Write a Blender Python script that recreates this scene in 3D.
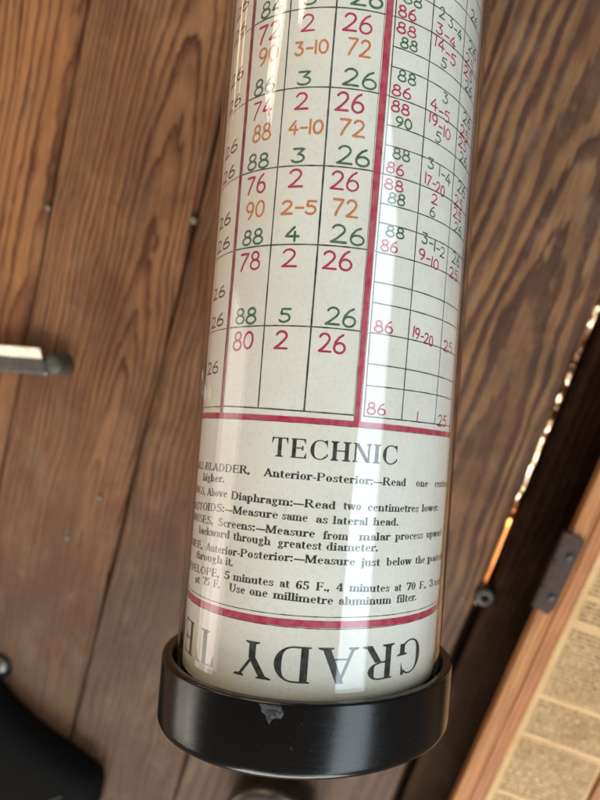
import bpy, bmesh, math, random
from mathutils import Vector, Matrix
random.seed(7)
R_ = math.radians
MM = 0.001
for o in list(bpy.data.objects):
    bpy.data.objects.remove(o, do_unlink=True)
SC = bpy.context.scene
COL = SC.collection

# ------------------------------------------------------------------ camera
cam_d = bpy.data.cameras.new('camera')
cam = bpy.data.objects.new('camera', cam_d)
COL.objects.link(cam)
rows = ((0.9431829, -0.3322740, 0.0), (0.3215555, 0.9127576, 0.2519435), (-0.0837143, -0.2376288, 0.9677419))
m = Matrix.Identity(4)
for i in range(3):
    for j in range(3):
        m[i][j] = rows[i][j]
m.translation = Vector((0, 0, 0.3677419))
cam.matrix_world = m
cam_d.sensor_fit = 'VERTICAL'
cam_d.sensor_height = 36.0
cam_d.lens = 36.0*640/800
cam_d.shift_x = -96.1/800
cam_d.shift_y = 40.6/800
cam_d.clip_start = 0.005
cam_d.clip_end = 50
cam_d.dof.use_dof = True
cam_d.dof.focus_distance = 0.170
cam_d.dof.aperture_fstop = 28.8/2.4
SC.camera = cam

# ------------------------------------------------------------------ light
world = bpy.data.worlds.new('World')
SC.world = world
world.use_nodes = True
bg = world.node_tree.nodes['Background']
bg.inputs[0].default_value = (0.62, 0.53, 0.45, 1)
bg.inputs[1].default_value = 0.18

def area(name, loc, target, sx, sy, power, color, roll=0.0):
    d = bpy.data.lights.new(name, 'AREA')
    d.shape = 'RECTANGLE'; d.size = sx; d.size_y = sy
    d.energy = power; d.color = color
    o = bpy.data.objects.new(name, d)
    COL.objects.link(o)
    o.location = loc
    q = (Vector(target)-Vector(loc)).to_track_quat('-Z', 'Y')
    o.rotation_euler = (q.to_matrix() @ Matrix.Rotation(roll, 3, 'Z')).to_euler()
    return o

# the open side of the roof, up to the right
sky_open = area('roof_opening_daylight', (0.78, 0.32, 1.0), (0.78, 0.32, 0.0), 0.62, 1.76, 17.0, (0.78, 0.91, 1.0))
# a low slot of daylight along the left side
area('low_window_daylight', (-1.0, 0.44, 0.42), (0.0, 0.1, 0.10), 0.24, 0.11, 0.7, (1.0, 0.88, 0.68))
area('low_crack_daylight', (-1.0, -0.72, 0.44), (0.0, -0.30, 0.20), 0.50, 0.09, 0.30, (1.0, 0.88, 0.76))
area('side_opening_daylight', (-1.05, -0.52, 0.36), (0.0, -0.20, 0.20), 0.95, 0.46, 2.6, (1.0, 0.90, 0.80))
# added broad fill from beyond the foot of the tube, no known opening there
area('added_fill_light', (0.25, -1.25, 0.95), (0.0, -0.1, 0.10), 1.3, 0.8, 24.0, (1.0, 0.97, 0.92))
area('upper_gap_daylight', (-0.50, 0.55, 0.45), (-0.25, 0.05, 0.0), 0.30, 0.20, 2.0, (1.0, 0.84, 0.62))
# sunbeam falling on the planks just left of the picture
sp = bpy.data.lights.new('sunbeam', 'SPOT')
sp.energy = 110000; sp.color = (0.62, 0.80, 1.0); sp.spot_size = R_(1.3); sp.spot_blend = 0.25; sp.shadow_soft_size = 0.004
spo = bpy.data.objects.new('sunbeam', sp); COL.objects.link(spo)
spo.location = (-0.415, 1.12, 0.26)
spo.rotation_euler = (Vector((-0.430, 0.115, 0.0))-spo.location).to_track_quat('-Z', 'Y').to_euler()
# sunlight on the ground under the deck, seen through the crack
area('under_deck_sunlight', (0.20, -0.06, -0.030), (0.098, -0.08, -0.052), 0.38, 0.014, 9.0, (1.0, 0.87, 0.70))

SC.view_settings.view_transform = 'Standard'
SC.view_settings.look = 'None'
SC.view_settings.exposure = 0.28
SC.view_settings.gamma = 1.0
SC.cycles.max_bounces = 8
SC.cycles.transparent_max_bounces = 24
SC.cycles.caustics_reflective = False
SC.cycles.caustics_refractive = False
SC.cycles.sample_clamp_indirect = 4.0
SC.cycles.use_denoising = True

# ------------------------------------------------------------------ helpers
def tag(o, label=None, cat=None, group=None, kind=None):
    if label: o['label'] = label
    if cat: o['category'] = cat
    if group: o['group'] = group
    if kind: o['kind'] = kind
    return o

def empty(name, mat4):
    o = bpy.data.objects.new(name, None)
    o.empty_display_size = 0.01
    COL.objects.link(o)
    o.matrix_world = mat4
    return o

def mesh_obj(name, bm, mats, parent=None, smooth=False, bevel=0, segs=2, angle=40):
    me = bpy.data.meshes.new(name)
    if bm is not None:
        bm.normal_update()
        bm.to_mesh(me); bm.free()
    if not isinstance(mats, (list, tuple)):
        mats = [mats]
    for x in mats:
        me.materials.append(x)
    if smooth:
        for p in me.polygons:
            p.use_smooth = True
    o = bpy.data.objects.new(name, me)
    COL.objects.link(o)
    if parent: o.parent = parent
    if bevel:
        b = o.modifiers.new('bevel', 'BEVEL')
        b.width = bevel; b.segments = segs; b.limit_method = 'ANGLE'; b.angle_limit = R_(angle)
    return o

def add_box(bm, x0, x1, y0, y1, z0, z1, mi=0):
    vs = [bm.verts.new((x, y, z)) for z in (z0, z1) for y in (y0, y1) for x in (x0, x1)]
    for f in ((0, 2, 3, 1), (4, 5, 7, 6), (0, 1, 5, 4), (2, 6, 7, 3), (0, 4, 6, 2), (1, 3, 7, 5)):
        fc = bm.faces.new([vs[i] for i in f]); fc.material_index = mi

def add_prism(bm, pts, z0, z1, mi=0):
    a = [bm.verts.new((x, y, z0)) for x, y in pts]
    b = [bm.verts.new((x, y, z1)) for x, y in pts]
    n = len(pts)
    bm.faces.new(list(reversed(a))).material_index = mi
    bm.faces.new(b).material_index = mi
    for i in range(n):
        j = (i+1) % n
        bm.faces.new((a[i], a[j], b[j], b[i])).material_index = mi

def add_lathe(bm, prof, n=128, closed=False, mi=0):
    """profile [(r, z)] turned about Z; closed=True joins the last ring to the first"""
    rings = []
    for r, z in prof:
        if r < 1e-7:
            rings.append([bm.verts.new((0, 0, z))])
        else:
            rings.append([bm.verts.new((r*math.cos(2*math.pi*k/n), r*math.sin(2*math.pi*k/n), z)) for k in range(n)])
    m_ = len(rings)
    for i in range(m_ if closed else m_-1):
        a, b = rings[i], rings[(i+1) % m_]
        for k in range(n):
            l = (k+1) % n
            if len(a) == 1: f = (a[0], b[l], b[k])
            elif len(b) == 1: f = (a[k], a[l], b[0])
            else: f = (a[k], a[l], b[l], b[k])
            bm.faces.new(f).material_index = mi

# ------------------------------------------------------------------ materials
class NT:
    def __init__(s, name):
        s.m = bpy.data.materials.new(name); s.m.use_nodes = True
        s.t = s.m.node_tree; s.t.nodes.clear()
        s.out = s.t.nodes.new('ShaderNodeOutputMaterial')
    def n(s, typ, **kw):
        nd = s.t.nodes.new(typ)
        for k, v in kw.items():
            setattr(nd, k, v)
        return nd
    def put(s, sock, v):
        if isinstance(v, bpy.types.NodeSocket): s.t.links.new(v, sock)
        elif v is not None: sock.default_value = v
    def math(s, op, a, b=None, c=None, clamp=False):
        nd = s.n('ShaderNodeMath', operation=op, use_clamp=clamp)
        s.put(nd.inputs[0], a); s.put(nd.inputs[1], b); s.put(nd.inputs[2], c)
        return nd.outputs[0]
    def coords(s, kind='Object'):
        return s.n('ShaderNodeTexCoord').outputs[kind]
    def mapping(s, v, scale=(1, 1, 1), loc=(0, 0, 0), rot=(0, 0, 0)):
        nd = s.n('ShaderNodeMapping')
        s.put(nd.inputs['Vector'], v)
        nd.inputs['Scale'].default_value = scale; nd.inputs['Location'].default_value = loc; nd.inputs['Rotation'].default_value = rot
        return nd.outputs[0]
    def noise(s, v, scale=5, detail=3, rough=0.5, dist=0.0):
        nd = s.n('ShaderNodeTexNoise')
        s.put(nd.inputs['Vector'], v)
        nd.inputs['Scale'].default_value = scale; nd.inputs['Detail'].default_value = detail
        nd.inputs['Roughness'].default_value = rough; nd.inputs['Distortion'].default_value = dist
        return nd.outputs['Fac']
    def ramp(s, fac, stops, interp='LINEAR'):
        nd = s.n('ShaderNodeValToRGB')
        s.put(nd.inputs[0], fac)
        cr = nd.color_ramp; cr.interpolation = interp
        while len(cr.elements) > 1: cr.elements.remove(cr.elements[-1])
        cr.elements[0].position = stops[0][0]; cr.elements[0].color = col(stops[0][1])
        for p, c in stops[1:]:
            e = cr.elements.new(p); e.color = col(c)
        return nd.outputs[0]
    def mix(s, fac, a, b, blend='MIX'):
        nd = s.n('ShaderNodeMix', data_type='RGBA', blend_type=blend)
        s.put(nd.inputs[0], fac)
        s.put(nd.inputs[6], a if isinstance(a, bpy.types.NodeSocket) else col(a))
        s.put(nd.inputs[7], b if isinstance(b, bpy.types.NodeSocket) else col(b))
        return nd.outputs[2]
    def bsdf(s, color=None, rough=0.5, metal=0.0, spec=0.5, bump=None, bump_s=0.3, bump_d=0.001, coat=0.0, coat_r=0.05):
        b = s.n('ShaderNodeBsdfPrincipled')
        if color is not None:
            s.put(b.inputs['Base Color'], color if isinstance(color, bpy.types.NodeSocket) else col(color))
        s.put(b.inputs['Roughness'], rough)
        s.put(b.inputs['Metallic'], metal)
        s.put(b.inputs['Specular IOR Level'], spec)
        if coat:
            b.inputs['Coat Weight'].default_value = coat; b.inputs['Coat Roughness'].default_value = coat_r
        if bump is not None:
            bn = s.n('ShaderNodeBump')
            bn.inputs['Strength'].default_value = bump_s; bn.inputs['Distance'].default_value = bump_d
            s.put(bn.inputs['Height'], bump)
            s.t.links.new(bn.outputs[0], b.inputs['Normal'])
        s.t.links.new(b.outputs[0], s.out.inputs[0])
        return s.m

def col(c):
    if isinstance(c, (int, float)): return (c, c, c, 1)
    return tuple(c) if len(c) == 4 else (c[0], c[1], c[2], 1)
def srgb(r, g, b):
    f = lambda v: (v/255/12.92) if v/255 <= 0.04045 else ((v/255+0.055)/1.055)**2.4
    return (f(r), f(g), f(b))

def wood(name, uc, q0, k, dr, light, mid, dark, du=3.0, dq=7.0, seed=0.0, rough=0.55, grime=0.5, sharp=0.8, swing=0.0, spec=0.2, dust=0.20):
    """flat-sawn board: growth rings of a slightly leaning trunk cut by the face plane (object coordinates, mm)"""
    s = NT(name)
    v = s.mapping(s.coords(), scale=(1000, 1000, 1000))
    sep = s.n('ShaderNodeSeparateXYZ'); s.put(sep.inputs[0], v)
    x, y = sep.outputs[0], sep.outputs[1]
    lo = s.noise(s.mapping(v, scale=(0.020, 0.0075, 0.02), loc=(seed, seed*1.7, 0)), 1, 2, 0.5)
    md = s.noise(s.mapping(v, scale=(0.055, 0.016, 0.05), loc=(seed*2.1, seed, 3)), 1, 3, 0.55)
    uu = s.math('ADD', s.math('SUBTRACT', x, uc), s.math('MULTIPLY', s.math('SUBTRACT', lo, 0.5), du*6))
    if swing:
        uu = s.math('ADD', uu, s.math('MULTIPLY', y, swing))
    q = s.math('ADD', s.math('MULTIPLY_ADD', y, k, q0), s.math('MULTIPLY', s.math('SUBTRACT', md, 0.5), dq*2))
    r = s.math('SQRT', s.math('ADD', s.math('MULTIPLY', uu, uu), s.math('MULTIPLY', q, q)))
    jit = s.noise(s.mapping(v, scale=(0.30, 0.022, 0.2), loc=(seed, 0, 9)), 1, 4, 0.65)
    ph = s.math('ADD', s.math('DIVIDE', r, dr), s.math('MULTIPLY', jit, 0.75))
    # ring spacing differs from year to year
    wob = s.n('ShaderNodeTexNoise', noise_dimensions='1D'); s.put(wob.inputs['W'], s.math('MULTIPLY', ph, 0.35)); wob.inputs['Scale'].default_value = 1.0
    ph = s.math('ADD', ph, s.math('MULTIPLY', wob.outputs['Fac'], 1.6))
    fr = s.math('FRACT', ph)
    late = s.ramp(fr, [(0, 0.12), (0.12, 0.0), (0.45, 0.06), (sharp, 0.75), (0.93, 1.0), (1.0, 0.2)])
    # how strong each year's band is
    yr = s.n('ShaderNodeTexNoise', noise_dimensions='1D'); s.put(yr.inputs['W'], s.math('MULTIPLY', s.math('FLOOR', ph), 7.31)); yr.inputs['Scale'].default_value = 1.0
    late = s.math('MULTIPLY', late, s.math('MULTIPLY_ADD', yr.outputs['Fac'], 1.3, 0.25), clamp=True)
    fib = s.noise(s.mapping(v, scale=(1.6, 0.03, 1.0), loc=(0, 0, seed)), 1, 4, 0.6)
    c = s.mix(late, light, mid)
    c = s.mix(s.math('MULTIPLY', s.math('POWER', late, 1.8), 0.92), c, dark)
    c = s.mix(0.70, c, s.ramp(fib, [(0.3, 0.30), (0.5, 0.55), (0.72, 0.85)]), 'OVERLAY')
    gr = s.noise(s.mapping(v, scale=(0.03, 0.014, 0.03), loc=(seed*3, 5, 1)), 1, 5, 0.62)
    c = s.mix(s.math('MULTIPLY', s.ramp(gr, [(0.42, 0.0), (0.72, 1.0)]), grime), c, tuple(0.45*a for a in dark[:3]))
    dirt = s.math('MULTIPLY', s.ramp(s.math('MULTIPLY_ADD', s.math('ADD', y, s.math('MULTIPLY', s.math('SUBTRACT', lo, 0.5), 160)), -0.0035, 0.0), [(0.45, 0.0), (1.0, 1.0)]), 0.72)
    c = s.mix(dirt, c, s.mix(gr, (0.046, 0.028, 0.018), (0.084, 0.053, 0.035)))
    # pale scuffs and small dents
    sc = s.noise(s.mapping(v, scale=(0.16, 0.11, 0.1), loc=(seed, 2, 4)), 1, 5, 0.7)
    c = s.mix(s.math('MULTIPLY', s.ramp(sc, [(0.60, 0.0), (0.72, 1.0)]), 0.40), c, tuple(min(1, 1.35*a) for a in light[:3]))
    du_ = s.noise(s.mapping(v, scale=(0.045, 0.030, 0.04), loc=(seed*0.7, 4, 12)), 1, 6, 0.7)
    c = s.mix(s.math('MULTIPLY', s.ramp(du_, [(0.50, 0.0), (0.68, 1.0)]), dust), c, (0.27, 0.185, 0.122))
    # dark fine checks along the grain
    ck = s.noise(s.mapping(v, scale=(0.9, 0.012, 0.5), loc=(seed, 8, 2)), 1, 3, 0.6)
    c = s.mix(s.math('MULTIPLY', s.ramp(ck, [(0.66, 0.0), (0.74, 1.0)]), 0.7), c, tuple(0.35*a for a in dark[:3]))
    # blotchy water stains
    st_ = s.noise(s.mapping(v, scale=(0.022, 0.016, 0.02), loc=(seed*1.3, 11, 7)), 1, 4, 0.6, 0.6)
    c = s.mix(s.math('MULTIPLY', s.ramp(st_, [(0.50, 0.0), (0.60, 1.0)]), 0.30), c, s.mix(0.5, mid, dark))
    h = s.math('ADD', s.math('MULTIPLY', late, 0.8), s.math('ADD', s.math('MULTIPLY', fib, 0.5), s.math('MULTIPLY', sc, 0.6)))
    rg = s.math('MULTIPLY_ADD', fib, 0.3, rough-0.15)
    return s.bsdf(c, rg, bump=h, bump_s=0.6, bump_d=0.0007, spec=spec)

def ink(name, c, wear=0.25, rough=0.5, scale=420):
    s = NT(name)
    n1 = s.noise(s.coords(), scale, 3, 0.6)
    f = s.ramp(n1, [(0.35, 0.0), (0.75, wear)])
    return s.bsdf(s.mix(f, c, (0.62, 0.60, 0.55)), rough, spec=0.25)

def plain(name, c, rough=0.5, metal=0.0, var=0.35, scale=90, bump=0.25, spec=0.5, bd=0.0004):
    s = NT(name)
    v = s.coords()
    n1 = s.noise(v, scale, 5, 0.6)
    n2 = s.noise(v, scale*6, 3, 0.6)
    c2 = tuple(a*(1-var) for a in c[:3])
    cc = s.mix(s.ramp(n1, [(0.3, 0), (0.7, 1)]), c, c2)
    return s.bsdf(cc, s.math('MULTIPLY_ADD', n2, 0.25, rough-0.12), metal, spec, bump=s.math('ADD', n1, s.math('MULTIPLY', n2, 0.5)), bump_s=bump, bump_d=bd)

# ------------------------------------------------------------------ plank floor
L1, M1, D1 = srgb(136, 97, 66), srgb(98, 56, 35), srgb(62, 30, 17)
L2, M2, D2 = srgb(122, 86, 57), srgb(84, 51, 33), srgb(54, 30, 19)
LR, MR, DR = srgb(116, 83, 54), srgb(80, 52, 35), srgb(56, 33, 22)
plank_mats = [
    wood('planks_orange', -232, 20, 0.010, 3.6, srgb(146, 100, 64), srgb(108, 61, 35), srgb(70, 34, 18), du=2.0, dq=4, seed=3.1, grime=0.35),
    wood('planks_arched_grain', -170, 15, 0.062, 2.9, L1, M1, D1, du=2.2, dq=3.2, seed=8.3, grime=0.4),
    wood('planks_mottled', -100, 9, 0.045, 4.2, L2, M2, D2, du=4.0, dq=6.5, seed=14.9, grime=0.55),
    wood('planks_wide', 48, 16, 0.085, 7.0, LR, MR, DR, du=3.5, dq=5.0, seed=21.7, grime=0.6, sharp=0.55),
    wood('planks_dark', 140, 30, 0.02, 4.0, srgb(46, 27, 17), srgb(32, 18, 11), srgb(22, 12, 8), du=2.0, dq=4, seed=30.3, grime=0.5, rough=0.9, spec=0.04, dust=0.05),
]
bm = bmesh.new()
def plank(x0, x1, mi, z=0.0, y0=-1.6, y1=1.2):
    """one board, with its long edges eased"""
    c = 0.0019
    n = 60
    prof = [(x0, z-0.020), (x0, z-c), (x0+c, z), (x1-c, z), (x1, z-c), (x1, z-0.020)]
    ys = [y0+(y1-y0)*i/n for i in range(n+1)]
    ring = []
    ph = random.uniform(0, 6)
    for yy in ys:
        w0 = 0.0004*math.sin(yy*31+ph)+0.0003*math.sin(yy*83+ph*2)
        w1 = 0.0004*math.sin(yy*27+ph*3)+0.0003*math.sin(yy*71+ph)
        ring.append([bm.verts.new((px+(w0 if i < 3 else w1), yy, pz)) for i, (px, pz) in enumerate(prof)])
    for a, b in zip(ring[:-1], ring[1:]):
        for i in range(5):
            bm.faces.new((a[i], a[i+1], b[i+1], b[i])).material_index = mi
    bm.faces.new(ring[0]).material_index = mi
    bm.faces.new(list(reversed(ring[-1]))).material_index = mi
S = 0.083
edge = [-0.2310-S*i for i in range(9, 0, -1)]
for x in edge:
    plank(x+0.0008, x+S-0.0008, 0, random.uniform(-0.0006, 0))
plank(-0.2301, -0.1489, 1)
plank(-0.1471, -0.0656, 2, -0.0005)
plank(-0.0644, 0.0798, 3, -0.0002)
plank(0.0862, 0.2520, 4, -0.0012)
for i in range(9):
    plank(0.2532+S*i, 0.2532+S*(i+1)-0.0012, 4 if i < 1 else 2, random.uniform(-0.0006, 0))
floor = mesh_obj('plank_floor', bm, plank_mats)
tag(floor, kind='structure')

bm = bmesh.new()
add_box(bm, -1.2, 1.2, -1.7, 1.3, -0.070, -0.060)
soil = NT('soil_earth')
sv = soil.coords()
soil_m = soil.bsdf(soil.ramp(soil.noise(sv, 120, 5, 0.65), [(0.35, srgb(70, 54, 40)), (0.7, srgb(150, 128, 104))]), 0.9, bump=soil.noise(sv, 300, 4), bump_s=0.6, bump_d=0.002)
tag(mesh_obj('ground', bm, soil_m), kind='structure')

# gravel under the crack
bm = bmesh.new()
rr = random.Random(4)
for i in range(260):
    gx, gy = rr.uniform(0.075, 0.135), rr.uniform(-0.140, 0.06)
    s = rr.uniform(0.003, 0.0085)
    g = bmesh.ops.create_icosphere(bm, subdivisions=1, radius=s)
    sx, sy, sz = rr.uniform(0.7, 1.3), rr.uniform(0.7, 1.3), rr.uniform(0.5, 0.9)
    rot = Matrix.Rotation(rr.uniform(0, 6), 3, 'Z')
    for vv in g['verts']:
        p = vv.co
        vv.co = rot @ Vector((p.x*sx, p.y*sy, p.z*sz))*(1+rr.uniform(-.15, .15))+Vector((gx, gy, -0.0595+s*0.4))
gm = NT('gravel_stone')
gm_m = gm.bsdf(gm.ramp(gm.noise(gm.coords(), 170, 2, 0.5), [(0.38, srgb(60, 46, 34)), (0.52, srgb(150, 128, 100)), (0.64, srgb(226, 216, 200))]), 0.8)
tag(mesh_obj('gravel', bm, gm_m), 'pale sunlit gravel seen down through the crack between the planks', 'gravel', kind='stuff')

# an orange timber end lit under the lower part of the crack
bm = bmesh.new()
add_box(bm, 0.070, 0.130, -0.188, -0.136, -0.0598, -0.042)
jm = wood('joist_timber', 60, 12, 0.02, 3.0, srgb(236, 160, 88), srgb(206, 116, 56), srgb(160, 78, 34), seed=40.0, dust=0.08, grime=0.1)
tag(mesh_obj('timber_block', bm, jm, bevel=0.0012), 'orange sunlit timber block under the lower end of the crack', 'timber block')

bm = bmesh.new()
add_box(bm, 0.02, 0.16, -0.75, -0.1885, -0.0597, -0.0215)  # added dark block: stops the under-deck light showing in the crack below the screw
dj = wood('dark_shade_block', 60, 12, 0.02, 3.0, srgb(46, 30, 20), srgb(34, 21, 14), srgb(24, 14, 9), seed=44.0, grime=0.3, spec=0.05, dust=0.05)
tag(mesh_obj('shade_block', bm, dj, bevel=0.0012), 'added dark block under the planks, keeps light out of the crack below the screw', 'shade_block')

# ------------------------------------------------------------------ nails, screw, bolt
steel = plain('nail_steel', srgb(140, 132, 122), 0.5, 0.6, 0.4, 400, 0.3)
zinc = plain('weathered_zinc', srgb(126, 122, 118), 0.38, 0.85, 0.5, 250, 0.4)
dark_iron = plain('dark_iron', srgb(74, 70, 68), 0.42, 0.8, 0.5, 200, 0.5)
for (x, y, r, z) in ((-0.2310, -0.0347, 0.0017, 0.0006), (-0.1484, -0.0143, 0.0021, 0.0006), (-0.1649, -0.1949, 0.0016, 0.0008), (-0.1792, -0.2300, 0.0015, 0.0004)):
    bm = bmesh.new()
    add_lathe(bm, [(0, z+r*0.35), (r*0.5, z+r*0.3), (r*0.9, z+r*0.08), (r, z-0.0004), (r*0.45, z-0.0010), (r*0.4, -0.012), (0, -0.013)], 24)
    o = mesh_obj('nail', bm, steel, floor, smooth=True)
    o.location = (x, y, 0)
    o['group'] = 'nail heads in the planks'

# round screw at the foot of the crack
root = empty('screw', Matrix.Translation((0.0842, -0.1710, 0.0)))
bm = bmesh.new()
add_lathe(bm, [(0.0016, 0.0004), (0.0019, 0.0026), (0.0024, 0.0034), (0.0046, 0.0036), (0.0062, 0.0028), (0.0068, 0.0010), (0.0066, 0.0001), (0.0020, 0.0)], 40, closed=True)
mesh_obj('screw_head', bm, dark_iron, root, smooth=True)
bm = bmesh.new()
add_lathe(bm, [(0, 0.0012), (0.0015, 0.0010), (0.0015, -0.024), (0, -0.027)], 20)
mesh_obj('shank', bm, dark_iron, root, smooth=True)
tag(root, 'dark round screw with a hollow head at the foot of the bright crack', 'screw')

root = empty('bolt', Matrix.Translation((-0.2060, -0.3400, 0.0)))
bm = bmesh.new()
add_lathe(bm, [(0, 0.0052), (0.0022, 0.0051), (0.0044, 0.0044), (0.0060, 0.0030), (0.0068, 0.0012), (0.0069, 0.0003), (0.003, 0.0003), (0.003, -0.024), (0, -0.024)], 48)
mesh_obj('bolt_head', bm, zinc, root, smooth=True)
bm = bmesh.new()
add_lathe(bm, [(0.0062, 0.0003), (0.0090, 0.0004), (0.0096, 0.0001), (0.0062, -0.0003)], 48, closed=True)
mesh_obj('washer', bm, dark_iron, root, smooth=True)
tag(root, 'domed grey bolt head in the planks at the left edge, above the black bag', 'bolt')

# ------------------------------------------------------------------ bar handle
hm = plain('painted_grey_metal', srgb(200, 196, 190), 0.24, 0.95, 0.35, 220, 0.3)
mount_m = plain('dull_grey_metal', srgb(92, 92, 84), 0.55, 0.3, 0.4, 220, 0.3)
root = empty('bar_handle', Matrix.Translation((-0.2055, -0.1175, 0.0)) @ Matrix.Rotation(R_(15), 4, 'Z') @ Matrix.Rotation(R_(180), 4, 'Z'))
# local +X runs away to the left; the upper long edge is cut to a broad flat facet
bm = bmesh.new()
prof = [(0.0080, 0.0060), (0.0080, 0.0095), (0.0022, 0.0135), (-0.0065, 0.0138), (-0.0080, 0.0125), (-0.0080, 0.0070), (-0.0060, 0.0055)]
prof = [(-a, b) for a, b in prof]
n = 14
rings = []
for i in range(n+1):
    t = i/n
    x = 0.002+0.16*t
    k = 1.0
    rings.append([bm.verts.new((x+(0.006*(-yy/0.0085) if i == 0 and yy < 0 else 0), yy*k, zz)) for yy, zz in prof])
for a, b in zip(rings[:-1], rings[1:]):
    for j in range(len(prof)):
        l = (j+1) % len(prof)
        bm.faces.new((a[j], a[l], b[l], b[j]))
bm.faces.new(list(reversed(rings[0]))); bm.faces.new(rings[-1])
bmesh.ops.recalc_face_normals(bm, faces=bm.faces[:])
mesh_obj('grip_bar', bm, hm, root, bevel=0.0007)
for px in (0.0, 0.15):
    bm = bmesh.new()
    add_lathe(bm, [(0, 0.0128), (0.0035, 0.0125), (0.0055, 0.0112), (0.0062, 0.0085), (0.0060, 0.0045), (0.0066, 0.0020), (0.0070, 0.0002), (0, 0.0)], 40)
    o = mesh_obj('mount', bm, mount_m, root, smooth=True)
    o.location = (px, 0.002, 0)
tag(root, 'grey metal bar handle with a bright upper edge, fixed across the planks at left', 'handle')

# ------------------------------------------------------------------ black bag
bagm = plain('black_leather', (0.004, 0.004, 0.004), 0.85, 0, 0.5, 260, 0.6, 0.08)
seam = plain('worn_thread', (0.05, 0.048, 0.045), 0.7, 0, 0.4, 500, 0.3)
bag = empty('black_bag', Matrix.Translation((-0.215, -0.470, 0.0)))
out = [(-0.265, -0.300), (-0.232, -0.322), (-0.200, -0.349), (-0.1780, -0.3650), (-0.1560, -0.3745), (-0.1370, -0.3810), (-0.1230, -0.3860), (-0.1165, -0.3905), (-0.1140, -0.3980), (-0.1135, -0.4200), (-0.1180, -0.6), (-0.30, -0.64), (-0.33, -0.42)]
bm = bmesh.new()
ctr = Vector((-0.215, -0.470))
lv = [(0.0, 0.985), (0.004, 1.0), (0.010, 1.0), (0.016, 0.985), (0.021, 0.94), (0.024, 0.86), (0.025, 0.6)]
rings = []
for z, k in lv:
    rings.append([bm.verts.new(((p[0]-ctr.x)*k, (p[1]-ctr.y)*k, z)) for p in out])
for a, b in zip(rings[:-1], rings[1:]):
    for j in range(len(out)):
        l = (j+1) % len(out)
        bm.faces.new((a[l], a[j], b[j], b[l]))
bm.faces.new(list(reversed(rings[-1]))); bm.faces.new(rings[0])
bmesh.ops.recalc_face_normals(bm, faces=bm.faces[:])
o = mesh_obj('bag_body', bm, bagm, bag, smooth=True)
sd = o.modifiers.new('sub', 'SUBSURF'); sd.levels = 2; sd.render_levels = 2
bm = bmesh.new()
a, b = Vector((-0.1490, -0.4180, 0.0246)), Vector((-0.1330, -0.4020, 0.0238))
for i in range(7):
    p = a.lerp(b, i/7)-Vector((ctr.x, ctr.y, 0)); q = a.lerp(b, (i+0.7)/7)-Vector((ctr.x, ctr.y, 0))
    d = (q-p).normalized().cross(Vector((0, 0, 1)))*0.0005
    vs = [bm.verts.new(v) for v in (p-d, p+d, q+d, q-d)]
    us = [bm.verts.new(v+Vector((0, 0, 0.0007))) for v in (p-d, p+d, q+d, q-d)]
    bm.faces.new(us)
    for j in range(4):
        l = (j+1) % 4
        bm.faces.new((vs[j], vs[l], us[l], us[j]))
mesh_obj('stitching', bm, seam, bag)
tag(bag, 'black bag corner lying on the planks at bottom left', 'bag')

# ------------------------------------------------------------------ newspaper lined lid
lidw = wood('lid_wood', 60, 40, 0.004, 2.6, srgb(172, 120, 76), srgb(150, 98, 58), srgb(124, 74, 42), du=1.2, dq=2, seed=51.0, dust=0.08, grime=0.25, rough=0.5)
lidr = wood('lid_moulding_wood', 60, 40, 0.004, 2.2, srgb(164, 110, 72), srgb(148, 94, 58), srgb(124, 74, 44), du=1.2, dq=2, seed=57.0, dust=0.08, grime=0.25, rough=0.45)
lid = empty('newspaper_lined_lid', Matrix.Translation((0.150, -0.170, 0.0)))
LX, LY = 0.150, -0.170
def lbox(x0, x1, y0, y1, z0, z1, bm):
    add_box(bm, x0-LX, x1-LX, y0-LY, y1-LY, z0, z1)
X0, X1, Y0, Y1 = 0.1070, 0.2010, -0.360, 0.055
bm = bmesh.new(); lbox(X0, 0.1163, Y0, Y1, 0.0255, 0.035, bm); mesh_obj('side_rail', bm, lidw, lid, bevel=0.0011)
bm = bmesh.new(); lbox(X1-0.0093, X1, Y0, Y1, 0.0255, 0.035, bm); mesh_obj('side_rail', bm, lidw, lid, bevel=0.0011)
bm = bmesh.new(); lbox(0.1166, X1-0.0096, Y0, Y0+0.0093, 0.0255, 0.035, bm); mesh_obj('end_rail', bm, lidw, lid, bevel=0.0011)
bm = bmesh.new(); lbox(0.1166, X1-0.0096, Y1-0.0093, Y1, 0.0255, 0.035, bm); mesh_obj('end_rail', bm, lidw, lid, bevel=0.0011)
bm = bmesh.new(); lbox(0.1167, 0.1262, Y0+0.0096, Y1-0.0096, 0.0262, 0.0338, bm); mesh_obj('moulding', bm, lidr, lid, bevel=0.0018, segs=3)
bm = bmesh.new(); lbox(0.1837, X1-0.0097, Y0+0.0096, Y1-0.0096, 0.0262, 0.0338, bm); mesh_obj('moulding', bm, lidr, lid, bevel=0.0018, segs=3)
bm = bmesh.new(); lbox(0.1264, 0.1835, Y0+0.0096, Y1-0.0096, 0.0262, 0.0300, bm); mesh_obj('panel', bm, lidw, lid)
boxw = wood('dark_box_wood', 60, 30, 0.01, 3.0, srgb(40, 25, 17), srgb(30, 18, 12), srgb(22, 13, 9), seed=63.0, grime=0.3, rough=0.85, spec=0.05, dust=0.05)
bm = bmesh.new(); lbox(X0+0.0065, X1-0.0065, Y0+0.0065, Y1-0.0065, 0.0, 0.0252, bm); mesh_obj('box_base', bm, boxw, lid, bevel=0.0012)
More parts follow.
